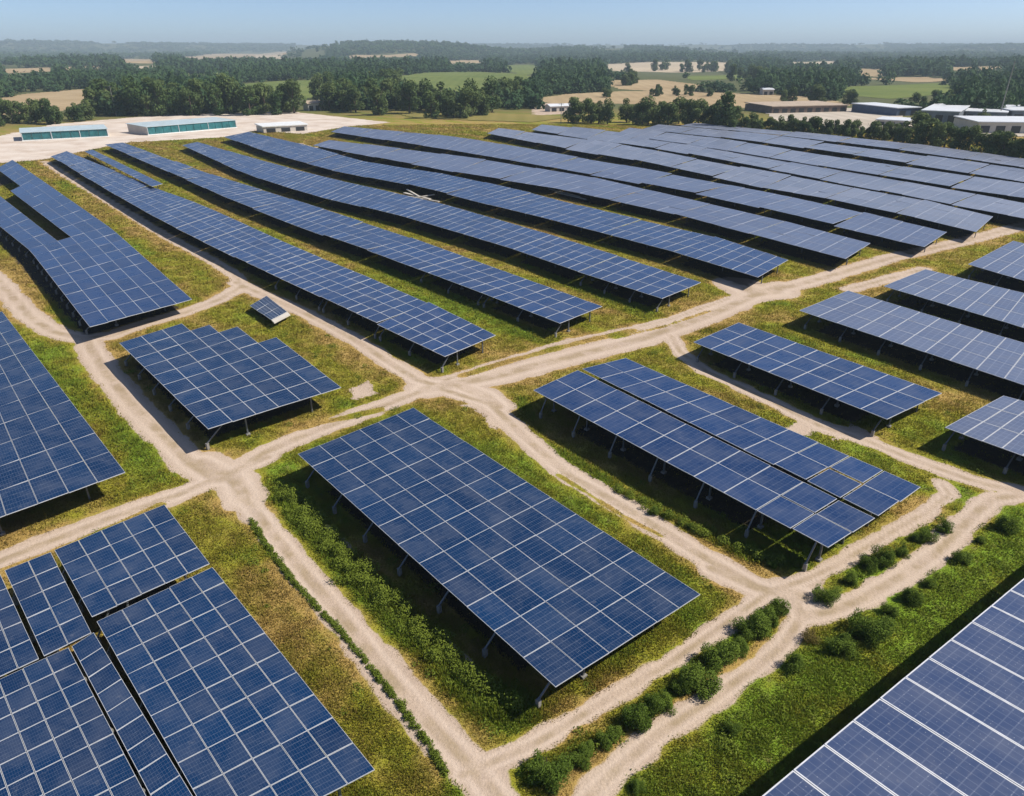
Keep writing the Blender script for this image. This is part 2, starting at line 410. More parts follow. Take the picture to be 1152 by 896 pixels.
LUSH = [  # (points, half width, greenness added, blade height factor)
    ([(312, 548), (370, 612), (440, 682), (520, 758), (575, 800)], 1.1, 0.50, 1.8),
    ([(575, 800), (620, 792), (690, 750), (780, 700)], 1.0, 0.25, 1.4),
    ([(283, 588), (320, 640), (380, 705), (440, 775), (500, 865), (515, 905)], 0.26, 0.5, 1.6),
    ([(600, 868), (690, 812), (780, 752), (860, 694), (878, 675)], 0.55, 0.35, 1.3),
    ([(630, 893), (666, 864), (736, 824), (807, 764), (862, 722)], 0.45, -0.55, 0.7),
    ([(940, 680), (1000, 648), (1050, 612)], 0.35, -0.5, 0.7),
    ([(585, 452), (600, 490), (690, 550), (780, 595), (850, 625), (900, 632)], 0.7, 0.45, 1.8),
    ([(930, 668), (1000, 622), (1070, 580), (1085, 555)], 0.8, 0.30, 1.2),
    ([(690, 905), (790, 845), (900, 760), (1000, 690), (1080, 630), (1160, 575)], 2.6, 0.26, 1.05),
    ([(760, 905), (900, 800), (1040, 690), (1160, 600)], 2.6, 0.30, 1.0),
    ([(780, 372), (860, 370), (1000, 430), (1090, 470)], 0.9, 0.12, 1.3),
    ([(430, 300), (560, 360), (620, 385)], 1.5, 0.22, 1.3),
    ([(600, 300), (700, 345), (760, 365)], 1.5, 0.22, 1.3),
    ([(120, 440), (170, 500), (200, 545)], 1.6, 0.15, 1.3),
    ([(10, 390), (80, 440), (140, 500)], 1.2, 0.15, 1.2),
    ([(440, 400), (455, 435), (420, 455)], 1.2, 0.15, 1.2),
    ([(850, 470), (960, 525), (1050, 555)], 0.7, 0.2, 1.2),
]
LUSH = [(line(p), w, g, h) for p, w, g, h in LUSH]
NOTCH = [[at(-14, 204, 2)[:2], at(18, 195, 2)[:2], at(92, 261, 2)[:2], at(66, 271, 2)[:2]]]
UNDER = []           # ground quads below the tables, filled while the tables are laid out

def dirt_field(x, y):
    n = (fbm(x / 1.6, y / 1.6, 21, 3) - 0.5) * 0.9
    d = np.full(np.shape(x), 1e9); near_c = np.full(np.shape(x), 1e9)
    for pts, w in TRACKS:
        q = seg_dist(x, y, pts)
        d = np.minimum(d, q - w); near_c = np.minimum(near_c, np.abs(q - 0.0) / w)
    v = 1 - sstep(-0.35, 0.35, d + n * 0.8)
    for poly in SAND: v = np.maximum(v, in_poly(x + n * 2, y + n * 2, poly) * 1.0)
    for pts, w in STRIPS:
        v = np.minimum(v, sstep(-0.25, 0.30, seg_dist(x, y, pts) - w + n * 0.5))
    return v, near_c
def grass_field(x, y):
    ca, sa = 0.756, 0.655                         # streaks run along the panel rows
    u = x * ca + y * sa; w = -x * sa + y * ca
    m = 0.45 + 1.35 * (fbm(u / 5.0, w / 16.0, 41, 4) - 0.5) + 0.55 * (fbm(x / 1.8, y / 1.8, 43, 2) - 0.5)
    hf = np.ones(np.shape(x))
    for pts, wd, g, h in LUSH:
        k = 1 - sstep(wd * 0.6, wd * 1.5, seg_dist(x, y, pts) + (fbm(x / 1.3, y / 1.3, 47) - 0.5) * 0.8)
        m = m + g * k; hf = hf + (h - 1) * k
    m = m - 0.12 * sstep(85, 150, np.hypot(x, y))
    ed = np.full(np.shape(x), 1e9)
    for pts, w_ in TRACKS: ed = np.minimum(ed, seg_dist(x, y, pts) - w_)
    vg = 1 - sstep(0.1, 1.1, ed + (fbm(x / 1.1, y / 1.1, 53) - 0.5) * 1.2)
    return np.clip(m - 0.30 * vg, 0, 1.15), hf * (1 - 0.35 * vg)
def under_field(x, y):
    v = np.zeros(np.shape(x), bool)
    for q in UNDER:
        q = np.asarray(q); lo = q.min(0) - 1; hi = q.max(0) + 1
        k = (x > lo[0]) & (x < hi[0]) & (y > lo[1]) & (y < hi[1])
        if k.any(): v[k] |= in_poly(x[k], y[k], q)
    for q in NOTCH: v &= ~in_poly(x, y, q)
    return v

# ------------------------------------------------------------------ solar tables
def bil(Q, s, t):                                  # Q = far-left, far-right, near-right, near-left
    if len(Q) > 4:                                 # three cross lines: far pair, middle pair, near pair
        Ls = [Q[0], Q[5], Q[3]]; Rs = [Q[1], Q[4], Q[2]]; f = 0.56
        i, u = (0, t / f) if t < f else (1, (t - f) / (1 - f))
        return (Ls[i] * (1 - u) + Ls[i + 1] * u) * (1 - s) + (Rs[i] * (1 - u) + Rs[i + 1] * u) * s
    return (Q[0] * (1 - s) + Q[1] * s) * (1 - t) + (Q[3] * (1 - s) + Q[2] * s) * t
def add_module(mb, q, fw, th, var):
    """q: four top corners (far-left, near-left, near-right, far-right = anticlockwise from above)"""
    q = [np.asarray(p, float) for p in q]
    e1 = q[3] - q[0]; e2 = q[1] - q[0]
    fu = min(0.4, fw / np.linalg.norm(e1)); fv = min(0.4, fw / np.linalg.norm(e2))
    def b(u, v): return q[0] * (1 - u) * (1 - v) + q[3] * u * (1 - v) + q[2] * u * v + q[1] * (1 - u) * v
    i = [b(fu, fv), b(fu, 1 - fv), b(1 - fu, 1 - fv), b(1 - fu, fv)]
    dn = np.array([0, 0, -th])
    rec = np.array([0, 0, -0.006])
    mb.face([p + rec for p in i], 0, [(0, 0), (0, 1), (1, 1), (1, 0)], var)
    for k in range(4):
        j = (k + 1) % 4
        mb.face([q[k], q[j], i[j], i[k]], 1)
        mb.face([q[k] + dn, q[j] + dn, q[j], q[k]], 1)
    mb.face([p + dn for p in q[::-1]], 2)

def solar_table(Q, nc, nr, label, group=None, cat='solar table', split=True, glass=None, frame=None, fw=0.05, gap=0.025,
                missing=(), bumps=None, legs=5.0, strut=True, th=0.05, name='solar_table', tilt=0.0, thick_cols=(), jitter=0.012):
    Q = [np.asarray(p, float) for p in Q]
    glass = glass or M_glass_near; frame = frame or M_frame
    c = sum(Q[:4]) / 4; root = empty(name, (c[0], c[1], 0.0)); org = np.array([c[0], c[1], 0.0])
    tag(root, label, cat, group)
    us = np.linspace(0, 1, nc + 1); vs = np.linspace(0, 1, nr + 1)
    W = np.linalg.norm(Q[1] - Q[0]); L = np.linalg.norm(Q[3] - Q[0])
    whole = MB(); tone0 = random.uniform(0.25, 0.6)
    for a in range(nc):
        for b in range(nr):
            if (a, b) in missing: continue
            gu = gap / W; gv = gap / L
            if a in thick_cols: gu *= 3
            u0, u1, v0, v1 = us[a] + gu / 2, us[a + 1] - gu / 2, vs[b] + gv / 2, vs[b + 1] - gv / 2
            q = [bil(Q, u0, v0), bil(Q, u0, v1), bil(Q, u1, v1), bil(Q, u1, v0)]
            dz = [random.gauss(0, jitter) for _ in range(4)]
            if bumps and (a, b) in bumps:
                bz, sh = bumps[(a, b)]
                m = sum(q) / 4
                q = [m + (p - m) * sh + np.array([0, 0, bz]) for p in q]
            q = [p + np.array([0, 0, z]) for p, z in zip(q, dz)]
            var = min(1, max(0, tone0 + random.gauss(0, 0.24)))
            if split:
                mb = MB(); add_module(mb, q, fw, th, var)
                mb.build('panel', [glass, frame, M_back], root, org)
            else:
                add_module(whole, q, fw, th, var)
    if not split: whole.build('panel_surface', [glass, frame, M_back], root, org)
    dn = np.array([0, 0, -th - 0.09])
    for s in (0.28, 0.78):
        col_ = min(nc - 1, int(s * nc)); t0 = 0.01 + max([b + 1 for a, b in missing if a == col_], default=0) / nr
        mb = MB(); mb.bar(bil(Q, s, t0) + dn, bil(Q, s, 0.99) + dn, 0.10, 0.16); mb.build('rail', M_steel, root, org)
    if legs:
        k = max(2, int(round(L / legs)) + 1)
        lat = Q[0] - Q[1]; lat = lat / np.linalg.norm(lat); lat[2] = 0
        for i in range(k):
            t = 0.04 + 0.92 * i / (k - 1)
            for s in (0.28, 0.78):
                if (min(nc - 1, int(s * nc)), min(nr - 1, int(t * nr))) in missing: continue
                p = bil(Q, s, t) + dn
                mb = MB(); mb.box((p[0], p[1], (p[2] - 0.08) / 2), (0.12, 0.12, p[2] - 0.08), 0, 0.7)
                lo = mb.build('leg', M_steel, root, org)
                if strut and s < 0.5:
                    f = MB(); f.box((p[0], p[1], 0.06), (0.34, 0.34, 0.24), 0, 0.7); f.build('footing', M_conc, lo, org)
            if strut:
                a = bil(Q, 0.16, t) + np.array([0, 0, -th - 0.06]); g = bil(Q, 0.0, t) + lat * 0.05; g[2] = 0.55
                mb = MB(); mb.bar(g, a, 0.10, 0.08)
                so = mb.build('strut', M_steel, root, org)
                f = MB(); f.box((g[0], g[1], 0.24), (0.22, 0.22, 0.66), 0, math.atan2(lat[1], lat[0])); f.build('footing', M_conc, so, org)
    UNDER.append([((p - c) * max(0.3, 1 - 2.4 / W) + c)[:2] + np.array([-0.6, 0]) for p in Q[:4]])  # painted-shade quad, inset and shifted away from the sun
    return root
def quad(a, b, c, d, zl=2.0, zr=1.7): return [at(*a, zl), at(*b, zr), at(*c, zr), at(*d, zl)]

# --- the big tables in the foreground and middle
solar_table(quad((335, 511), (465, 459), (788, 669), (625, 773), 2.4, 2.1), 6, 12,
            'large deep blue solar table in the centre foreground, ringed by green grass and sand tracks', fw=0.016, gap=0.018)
# right of the centre: two tables side by side along one long slit
solar_table(quad((600, 439), (650, 416.5), (986, 583), (932, 618), 2.4, 2.25), 2, 11,
            'blue solar table with loose end panels, left half of the slit pair right of centre', glass=M_glass_mid, fw=0.026,
            bumps={(0, 10): (0.04, 0.95), (0, 9): (0.0, 0.97), (1, 10): (-0.02, 0.96), (1, 9): (0.03, 0.96)})
solar_table(quad((655, 415), (704, 403), (1036, 548), (988.5, 582), 2.25, 2.1), 2, 11,
            'blue solar table with dark open joints, right half of the slit pair right of centre', glass=M_glass_mid, fw=0.026,
            bumps={(0, 8): (0.05, 0.965), (0, 9): (0.0, 0.95), (0, 10): (0.03, 0.95), (1, 9): (0.06, 0.95), (1, 8): (0.0, 0.96)}, strut=False)
solar_table(quad((780, 385), (831, 363), (1060, 442.5), (998, 472)), 3, 9,
            'blue solar table of three rows beside the curved sand track right of centre', glass=M_glass_mid, fw=0.036)
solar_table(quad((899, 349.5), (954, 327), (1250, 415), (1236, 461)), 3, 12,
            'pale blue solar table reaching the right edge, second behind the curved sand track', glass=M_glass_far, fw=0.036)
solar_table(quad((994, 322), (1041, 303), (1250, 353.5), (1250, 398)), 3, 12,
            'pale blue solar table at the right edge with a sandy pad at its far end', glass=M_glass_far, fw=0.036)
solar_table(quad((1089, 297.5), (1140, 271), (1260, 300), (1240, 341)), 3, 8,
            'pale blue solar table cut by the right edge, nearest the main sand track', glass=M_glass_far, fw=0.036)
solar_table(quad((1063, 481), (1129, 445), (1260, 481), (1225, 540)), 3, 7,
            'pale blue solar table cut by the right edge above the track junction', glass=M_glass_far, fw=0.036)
# bottom right: raised table of long strips
A8, B8 = at(770, 967, 4.0), at(1240, 577, 4.0)
rd = np.array([0.655, -0.756, 0]) * 26
solar_table([A8, B8, B8 + rd + np.array([0, 0, -0.5]), A8 + rd + np.array([0, 0, -0.5])], 18, 4,
            frame=M_frame_strip, label='raised pale solar table with bold white strips in the bottom right corner', glass=M_glass_grey, fw=0.055, gap=0.04,
            strut=False, legs=9.0)
# bottom left cluster
BL = 'solar tables packed together in the bottom left corner'
solar_table(quad((61, 619), (185, 567.6), (236, 634), (103, 694), 2.3, 2.15), 5, 4,
            'small deep blue solar table at the top of the bottom left cluster', BL, fw=0.016, glass=M_glass_near)
solar_table(quad((108.5, 699.5), (239, 638), (422, 866), (254, 954.5), 2.3, 2.1), 5, 10,
            'large deep blue solar table at the right side of the bottom left cluster', BL, fw=0.016)
solar_table(quad((80.5, 727.5), (105.5, 711.5), (235, 925), (198, 950), 2.35, 2.3), 1, 10,
            'narrow solar table strip squeezed between dark gaps in the bottom left cluster', BL, fw=0.016)
solar_table(quad((5, 642), (57, 621), (103, 712), (49, 738), 2.35, 2.25), 2, 5,
            'small two column solar table at the upper left of the bottom left cluster', BL, fw=0.016)
solar_table(quad((-60, 668), (0, 645), (44, 741), (-30, 775), 2.4, 2.25), 3, 5,
            'solar table cut by the left edge in the bottom left cluster', BL, fw=0.016)
solar_table(quad((-60, 792), (77, 728), (196, 955), (20, 1050), 2.4, 2.25), 5, 10,
            'large solar table filling the very corner of the bottom left cluster', BL, fw=0.016)
# left side
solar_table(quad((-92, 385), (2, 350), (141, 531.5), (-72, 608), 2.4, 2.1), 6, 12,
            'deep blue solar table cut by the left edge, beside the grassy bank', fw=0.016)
solar_table(quad((134, 386), (266, 345), (384, 436), (234, 483), 2.3, 2.1), 6, 9,
            'stepped solar table with missing corner panels between two sand tracks', fw=0.026,
            missing={(5, 0), (5, 1), (5, 2), (5, 3), (4, 0), (4, 1), (3, 0)})
Qf = quad((-50, 215), (14, 180), (216, 337), (101, 368), 2.1, 1.9) + [at(125, 257, 1.9), at(34, 282, 2.1)]
solar_table(Qf, 6, 20, 'large forked solar array with a long grassy notch, at the left edge', fw=0.026, glass=M_glass_mid,
            missing={(2, k) for k in range(11)} | {(3, k) for k in range(4)})
rs = solar_table(quad((281, 344), (300, 333), (323, 351), (305, 360), 0.9, 0.7), 2, 3,
            'tiny dark solar table with a pale slab at its foot beside the sand track', fw=0.02, glass=M_glass_dark, legs=3, strut=False)
q = quad((305.5, 360.3), (323.5, 351.3), (326.5, 354), (308.5, 363.3), 0.86, 0.66)
mb = MB(); mb.hexa([p - np.array([0, 0, 0.14]) for p in (q[0], q[3], q[2], q[1])], [q[0], q[3], q[2], q[1]])
mb.build('slab', M_wall, rs, np.array(rs.location))

# --- the long rows: stations are left and right edge points, far to near
ORD = ['first', 'second', 'third', 'fourth', 'fifth', 'sixth', 'seventh', 'eighth', 'ninth', 'tenth', 'eleventh']
ROWS = [
    ([((57, 176), (75, 170)), ((133, 221), (170, 210)), ((182, 249), (231, 232)), ((280, 297), (335, 279)), ((400, 353), (459, 329)), ((500.5, 401), (558, 378))], 4, 14, 0.06),
    ([((118, 163), (138, 160.5)), ((219, 206), (249, 200)), ((250, 221), (292, 213)), ((341, 257), (385, 242)), ((420, 284), (470, 270)), ((523, 322), (575, 308)), ((630, 363.5), (678, 345))], 3, 15, 0.06),
    ([((205, 163), (222, 159.5)), ((280, 197), (312, 186)), ((344, 218), (380, 203)), ((447, 242), (490, 227)), ((570, 278), (612, 262)), ((700, 323), (746, 304)), ((745, 336), (789, 318))], 3, 16, 0.06),
    ([((252, 154), (280, 148)), ((308, 174), (345, 164)), ((380, 193), (415, 183)), ((470, 210), (510, 197)), ((560, 233), (610, 220)), ((628, 249), (670, 236)), ((768, 286), (815, 269)), ((853, 312), (887, 293))], 3, 17, 0.10),
    ([((352, 164), (370, 157)), ((400, 173), (428, 164)), ((512, 194), (550, 180)), ((622, 211), (668, 200)), ((703, 228), (742, 217)), ((784, 246), (826, 236)), ((860, 268), (900, 253)), ((952, 292), (980, 274))], 3, 18, 0.25),
    ([((372, 148), (388, 142)), ((484, 165), (512, 152)), ((602, 185), (640, 174)), ((734, 209), (775, 198)), ((807, 223), (850, 212)), ((895, 243), (935, 229)), ((982, 264), (1015, 248)), ((1041, 277), (1068, 261))], 3, 18, 0.30),
    ([((548, 150), (562, 144)), ((640, 168), (668, 157)), ((703, 178), (735, 168)), ((781, 194), (815, 184)), ((860, 211), (895, 198)), ((900, 217), (932, 206)), ((988, 235), (1025, 221)), ((1099, 261.5), (1119, 244.5))], 3, 17, 0.32),
    ([((598, 146), (612, 139)), ((668, 157), (698, 147)), ((741, 167), (772, 157)), ((784, 175), (817, 166)), ((878, 193), (910, 183)), ((1014, 219), (1050, 206)), ((1096, 236), (1132, 220)), ((1170, 249), (1200, 233))], 3, 18, 0.32),
    ([((690, 151), (712, 143)), ((787, 164), (815, 154)), ((912, 185), (946, 174)), ((1057, 208), (1090, 195)), ((1170, 224), (1200, 210))], 3, 19, 0.4),
    ([((722, 145), (745, 139.5)), ((830, 156), (858, 149)), ((955, 174), (985, 165)), ((1095, 195), (1125, 184)), ((1170, 207), (1200, 195))], 4, 20, 0.4),
    ([((765, 141.5), (785, 138)), ((880, 152.5), (900, 147.5)), ((1000, 166.5), (1025, 159.5)), ((1130, 184.5), (1155, 177)), ((1170, 191), (1195, 183))], 4, 22, 0.4),
]
def row_point(st, cum, s):
    i = int(np.searchsorted(cum, s, side='right') - 1); i = min(max(i, 0), len(st) - 2)
    f = (s - cum[i]) / (cum[i + 1] - cum[i])
    return st[i][0] * (1 - f) + st[i + 1][0] * f, st[i][1] * (1 - f) + st[i + 1][1] * f
for ri, (st, nc, seclen, gp) in enumerate(ROWS):
    zl, zr = 1.95, 1.65
    S = [(at(*a, zl), at(*b, zr)) for a, b in st]
    if ri >= 5: S = [(a, a + (b - a) * (0.92 if ri < 7 else 0.80)) for a, b in S]      # service lanes stay open between the far rows
    mid = [(a + b) / 2 for a, b in S]
    cum = np.concatenate([[0], np.cumsum([np.linalg.norm(b - a) for a, b in zip(mid[:-1], mid[1:])])])
    tot = cum[-1]; n = max(1, int(round(tot / seclen)))
    # sections never straddle a bend far: even division, near end last
    for k in range(n):
        s0, s1 = tot * k / n + gp / 2, tot * (k + 1) / n - gp / 2
        a0, b0 = row_point(S, cum, s0); a1, b1 = row_point(S, cum, s1)
        ctr = (a0 + b0 + a1 + b1) / 4; dist = math.hypot(ctr[0], ctr[1])
        tw = random.gauss(0, 0.05 + 0.07 * (gp > 0.15)); lift = random.gauss(0, 0.05)
        Q = [a0 + np.array([0, 0, lift + tw]), b0 + np.array([0, 0, lift - tw]), b1 + np.array([0, 0, lift - tw]), a1 + np.array([0, 0, lift + tw])]
        nr = max(3, int(round((s1 - s0) / 2.3)))
        if ri >= 4: nr = max(2, int(round((s1 - s0) / (3.0 + 0.3 * ri))))
        near = dist < 105
        where = ['near end', 'far end'][k == 0] if k in (0, n - 1) else None
        if where: lab = '%s section of the %s long solar row counted from the left' % (where, ORD[ri])
        else: lab = 'blue panel section within the %s long solar row counted from the left' % ORD[ri]
        gl = M_glass_mid if ri < 4 else M_glass_far if ri < 6 else M_glass_sheen
        solar_table(Q, nc, nr, lab, 'sections of the %s long solar row' % ORD[ri], split=near, glass=gl,
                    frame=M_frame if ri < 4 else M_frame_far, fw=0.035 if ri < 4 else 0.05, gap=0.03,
                    legs=(6.0 if near else 8.0), strut=near, jitter=0.012 if ri < 4 else 0.02)
solar_table(quad((95, 170.5), (104, 168.5), (183, 207), (171, 210), 2.2, 2.0), 1, 22,
            'narrow spur of panels along the right side of the first long row', glass=M_glass_mid, fw=0.035, split=False, legs=9, strut=False)

# ------------------------------------------------------------------ the ground: one polar sheet out to the horizon
ang_d = np.arange(-0.80, 0.8001, 0.0045)
ang_c = np.linspace(0.8 + 0.05, 2 * math.pi - 0.8 - 0.05, 60)
ang = np.concatenate([ang_d, ang_c]); NA = len(ang); ND = len(ang_d)
rad = np.concatenate([[0.5, 6, 12], np.exp(np.arange(math.log(18), math.log(12500), 0.0048))]); NRr = len(rad)
RR, AA = np.meshgrid(rad, ang, indexing='ij')
GX, GY = RR * np.sin(AA), RR * np.cos(AA)
GZ = terrain(GX, GY)
near_m = (RR < 480)
WHL = np.zeros_like(GX); DIRT = np.zeros_like(GX); MIXV = np.full_like(GX, 0.5); RUT = np.zeros_like(GX); UND = np.zeros_like(GX)
sel = near_m & (np.abs(AA) < 0.82)
d_, c_ = dirt_field(GX[sel], GY[sel]); DIRT[sel] = d_
WHL[sel] = np.exp(-((c_ - 0.52) / 0.17) ** 2)
RUT[sel] = (1 - sstep(0.15, 0.35, c_))
MIXV[sel] = grass_field(GX[sel], GY[sel])[0]
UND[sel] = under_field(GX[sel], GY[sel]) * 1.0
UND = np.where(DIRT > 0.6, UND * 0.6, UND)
FARV = sstep(300, 480, RR)
VERTS = np.stack([GX, GY, GZ], -1).reshape(-1, 3)
idx = np.arange(NRr * NA).reshape(NRr, NA)
i00 = idx[:-1, :]; i10 = idx[1:, :]; i01 = np.roll(idx, -1, 1)[:-1, :]; i11 = np.roll(idx, -1, 1)[1:, :]
FACES = np.stack([i00, i01, i11, i10], -1)[:, :, ::-1].reshape(-1, 4)
GRV = in_poly(GX, GY, SAND[0]) * 1.0
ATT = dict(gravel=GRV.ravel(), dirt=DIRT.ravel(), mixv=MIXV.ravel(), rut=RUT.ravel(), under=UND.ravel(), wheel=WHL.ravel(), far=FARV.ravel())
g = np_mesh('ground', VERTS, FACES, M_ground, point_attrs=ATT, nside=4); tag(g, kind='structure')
def sheet(name, mask, mat, dz):
    """a thin sheet laid on the ground wherever the mask is true"""
    fm = mask.ravel()[FACES].sum(1) >= 2
    f = FACES[fm]; used, inv = np.unique(f, return_inverse=True)
    v = VERTS[used].copy(); v[:, 2] += dz
    o = np_mesh(name, v, inv.reshape(-1, 4), mat, point_attrs={k: a[used] for k, a in ATT.items()}, nside=4)
    return tag(o, kind='structure')
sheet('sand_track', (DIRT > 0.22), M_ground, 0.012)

FIELDS = [
    ([(-40, 118), (30, 106), (95, 100.5), (142, 100), (130, 108), (100, 117), (60, 127), (-40, 131)], 'tan'),
    ([(256, 97), (300, 92), (360, 90), (374, 96), (362, 108), (330, 113), (290, 109)], 'green'),
    ([(432, 88), (480, 82), (540, 81), (590, 84), (600, 93), (570, 99), (520, 104), (460, 99)], 'green'),
    ([(588, 113), (640, 106), (700, 103), (760, 103), (850, 106), (920, 110), (958, 118), (930, 125), (860, 123), (780, 119), (700, 117), (630, 117)], 'tan'),
    ([(672, 91), (740, 90), (795, 97), (760, 104), (700, 101)], 'tan'),
    ([(200, 66), (240, 61), (325, 58), (320, 62), (260, 65), (215, 68)], 'tan'),
    ([(132, 66), (176, 67), (172, 72), (136, 71)], 'tan'),
    ([(0, 78), (60, 76), (68, 80), (0, 83)], 'tan'),
    ([(675, 73), (745, 70), (825, 71), (822, 80), (760, 82), (690, 80)], 'pale'),
    ([(966, 77), (998, 79), (992, 87), (962, 85)], 'tan'),
    ([(950, 98), (1060, 94), (1085, 104), (1000, 112), (945, 107)], 'green'),
    ([(862, 126), (960, 122), (1010, 128), (1030, 144), (960, 147), (880, 141)], 'yard'),
    ([(1090, 141), (1200, 136), (1200, 154), (1110, 154)], 'yard'),
    ([(380, 63), (470, 60), (475, 63), (400, 66)], 'tan'),
    ([(288, 62), (318, 63), (316, 67), (290, 66)], 'pale'),
    ([(560, 74), (600, 73), (612, 80), (590, 86), (575, 80)], 'green'),
    ([(430, 124), (560, 128), (640, 132), (600, 138), (470, 134)], 'meadow'),
    ([(960, 88), (1040, 87), (1100, 91), (1030, 93)], 'tan'),
    ([(66, 76), (125, 74.5), (128, 78), (70, 79.5)], 'tan'),
    ([(195, 83), (262, 82), (264, 86), (200, 87)], 'green'),
    ([(0, 92), (50, 91), (60, 94), (0, 96)], 'green'),
    ([(150, 75), (185, 74), (188, 77), (152, 78)], 'pale'),
    ([(770, 86), (850, 84), (860, 89), (780, 91)], 'green'),
    ([(1060, 76), (1130, 75), (1135, 79), (1070, 80)], 'tan'),
    ([(880, 70), (940, 69), (945, 72), (885, 73)], 'pale'),
    ([(500, 69), (545, 68), (548, 71), (505, 72)], 'tan'),
]
M_field = {'tan': field_mat('stubble_field', (0.36, 0.27, 0.16), (0.44, 0.34, 0.21)), 'green': field_mat('green_field', (0.13, 0.17, 0.055), (0.18, 0.21, 0.07)),
           'pale': field_mat('pale_field', (0.46, 0.38, 0.27), (0.54, 0.45, 0.33)), 'yard': field_mat('stony_yard', (0.42, 0.36, 0.29), (0.55, 0.49, 0.41)),
           'meadow': field_mat('dry_meadow', (0.20, 0.19, 0.06), (0.27, 0.22, 0.08))}
FPOLY = []
far_sel = (RR > 250) & (np.abs(AA) < 0.82)
for i, (poly, kind) in enumerate(FIELDS):
    w = [ground_at(*p)[:2] for p in poly]; FPOLY.append(w)
    m = np.zeros_like(far_sel); m[far_sel] = in_poly(GX[far_sel], GY[far_sel], w)
    if m.any(): sheet('field' if kind != 'yard' else 'yard', m, M_field[kind], 0.05 + 0.01 * i)

# ------------------------------------------------------------------ grass on the near ground
def grow_grass(N):
    lr = rng.random(N) ** 0.85
    r = np.exp(math.log(18) + lr * (math.log(340) - math.log(18))); a = rng.uniform(-0.80, 0.80, N)
    x, y = r * np.sin(a), r * np.cos(a)
    d, _ = dirt_field(x, y); m, hf = grass_field(x, y); un = under_field(x, y)
    clump = fbm(x / 0.9, y / 0.9, 61, 2)
    p = np.clip((0.5 - d) * 4, 0, 1) * np.where(un, 0.06, 1) * np.clip(0.35 + 1.2 * clump + 0.2 * (hf > 1.1), 0, 1)
    k = rng.random(N) < p
    x, y, m, hf, r, clump, un = x[k], y[k], m[k], hf[k], r[k], clump[k], un[k]
    n = len(x); B = 5
    size = (0.05 + 0.10 * rng.random(n) * (0.4 + 1.2 * clump)) * hf * (1 + r / 160.0)
    size = np.where(un, size * 0.6, size)
    x = np.repeat(x, B); y = np.repeat(y, B); s = np.repeat(size, B); m = np.repeat(m + rng.normal(0, 0.10, n), B)
    rr = np.repeat(1 + r / 90.0, B)
    nb = len(x); th = rng.uniform(0, 2 * math.pi, nb); off = rng.random(nb) ** 0.5 * 0.22 * rr
    x = x + np.cos(th) * off; y = y + np.sin(th) * off
    h = s * rng.uniform(0.6, 1.2, nb); lean = h * rng.uniform(0.1, 0.75, nb); w = 0.022 * rr * rng.uniform(0.7, 1.6, nb) + h * 0.05
    t2 = th + rng.normal(0, 0.9, nb); ox, oy = -np.sin(t2 + 0.6) * w, np.cos(t2 + 0.6) * w
    z = terrain(x, y) - 0.03
    V = np.empty((nb, 3, 3), np.float32)
    V[:, 0] = np.stack([x - ox, y - oy, z], -1); V[:, 1] = np.stack([x + ox, y + oy, z], -1)
    V[:, 2] = np.stack([x + np.cos(t2) * lean, y + np.sin(t2) * lean, z + h], -1)
    o = np_mesh('grass', V.reshape(-1, 3), np.arange(nb * 3).reshape(-1, 3), M_blade, face_attrs={'mixv': m, 'var': rng.random(nb)})
    tag(o, 'short wild grass, yellow green to ochre, between tracks and panels', 'grass', kind='stuff')
grow_grass(820000)

# ------------------------------------------------------------------ foliage: leaf clumps through a lumpy crown volume
def crown_mesh(name, mat, lobes, nleaf, leaf, seed, shell=0.75):
    g_ = np.random.default_rng(seed); V = []; T = []; var = []
    w = np.array([l[1][0] * l[1][2] for l in lobes]); w = w / w.sum()
    pick = g_.choice(len(lobes), nleaf, p=w)
    c = np.array([l[0] for l in lobes])[pick]; rd_ = np.array([l[1] for l in lobes])[pick]
    d = g_.normal(size=(nleaf, 3)); d /= np.linalg.norm(d, axis=1)[:, None]
    rr = shell + (1.08 - shell) * g_.random(nleaf) ** 0.7
    rr *= 0.80 + 0.45 * vnoise(d[:, 0] * 3 + pick * 7, d[:, 1] * 3 + d[:, 2] * 5, seed)
    P = c + d * rd_ * rr[:, None]
    P[:, 2] = np.maximum(P[:, 2], 0.02)
    nrm = d + g_.normal(0, 0.55, (nleaf, 3)); nrm /= np.linalg.norm(nrm, axis=1)[:, None]
    a = np.cross(nrm, g_.normal(size=(nleaf, 3))); a /= np.linalg.norm(a, axis=1)[:, None]; b = np.cross(nrm, a)
    s = leaf * g_.uniform(0.6, 1.4, nleaf)[:, None]
    q = np.stack([P - a * s, P - b * s * 0.55, P + a * s, P + b * s * 0.55], 1)
    q[:, 1] += nrm * s * 0.15; q[:, 3] += nrm * s * 0.15
    tone = np.clip(g_.random(len(lobes))[pick] * 0.6 + g_.random(nleaf) * 0.5, 0, 1)
    return np_mesh(name, q.reshape(-1, 3), np.arange(nleaf * 4).reshape(-1, 4), mat, face_attrs={'var': tone}, nside=4, link=False)
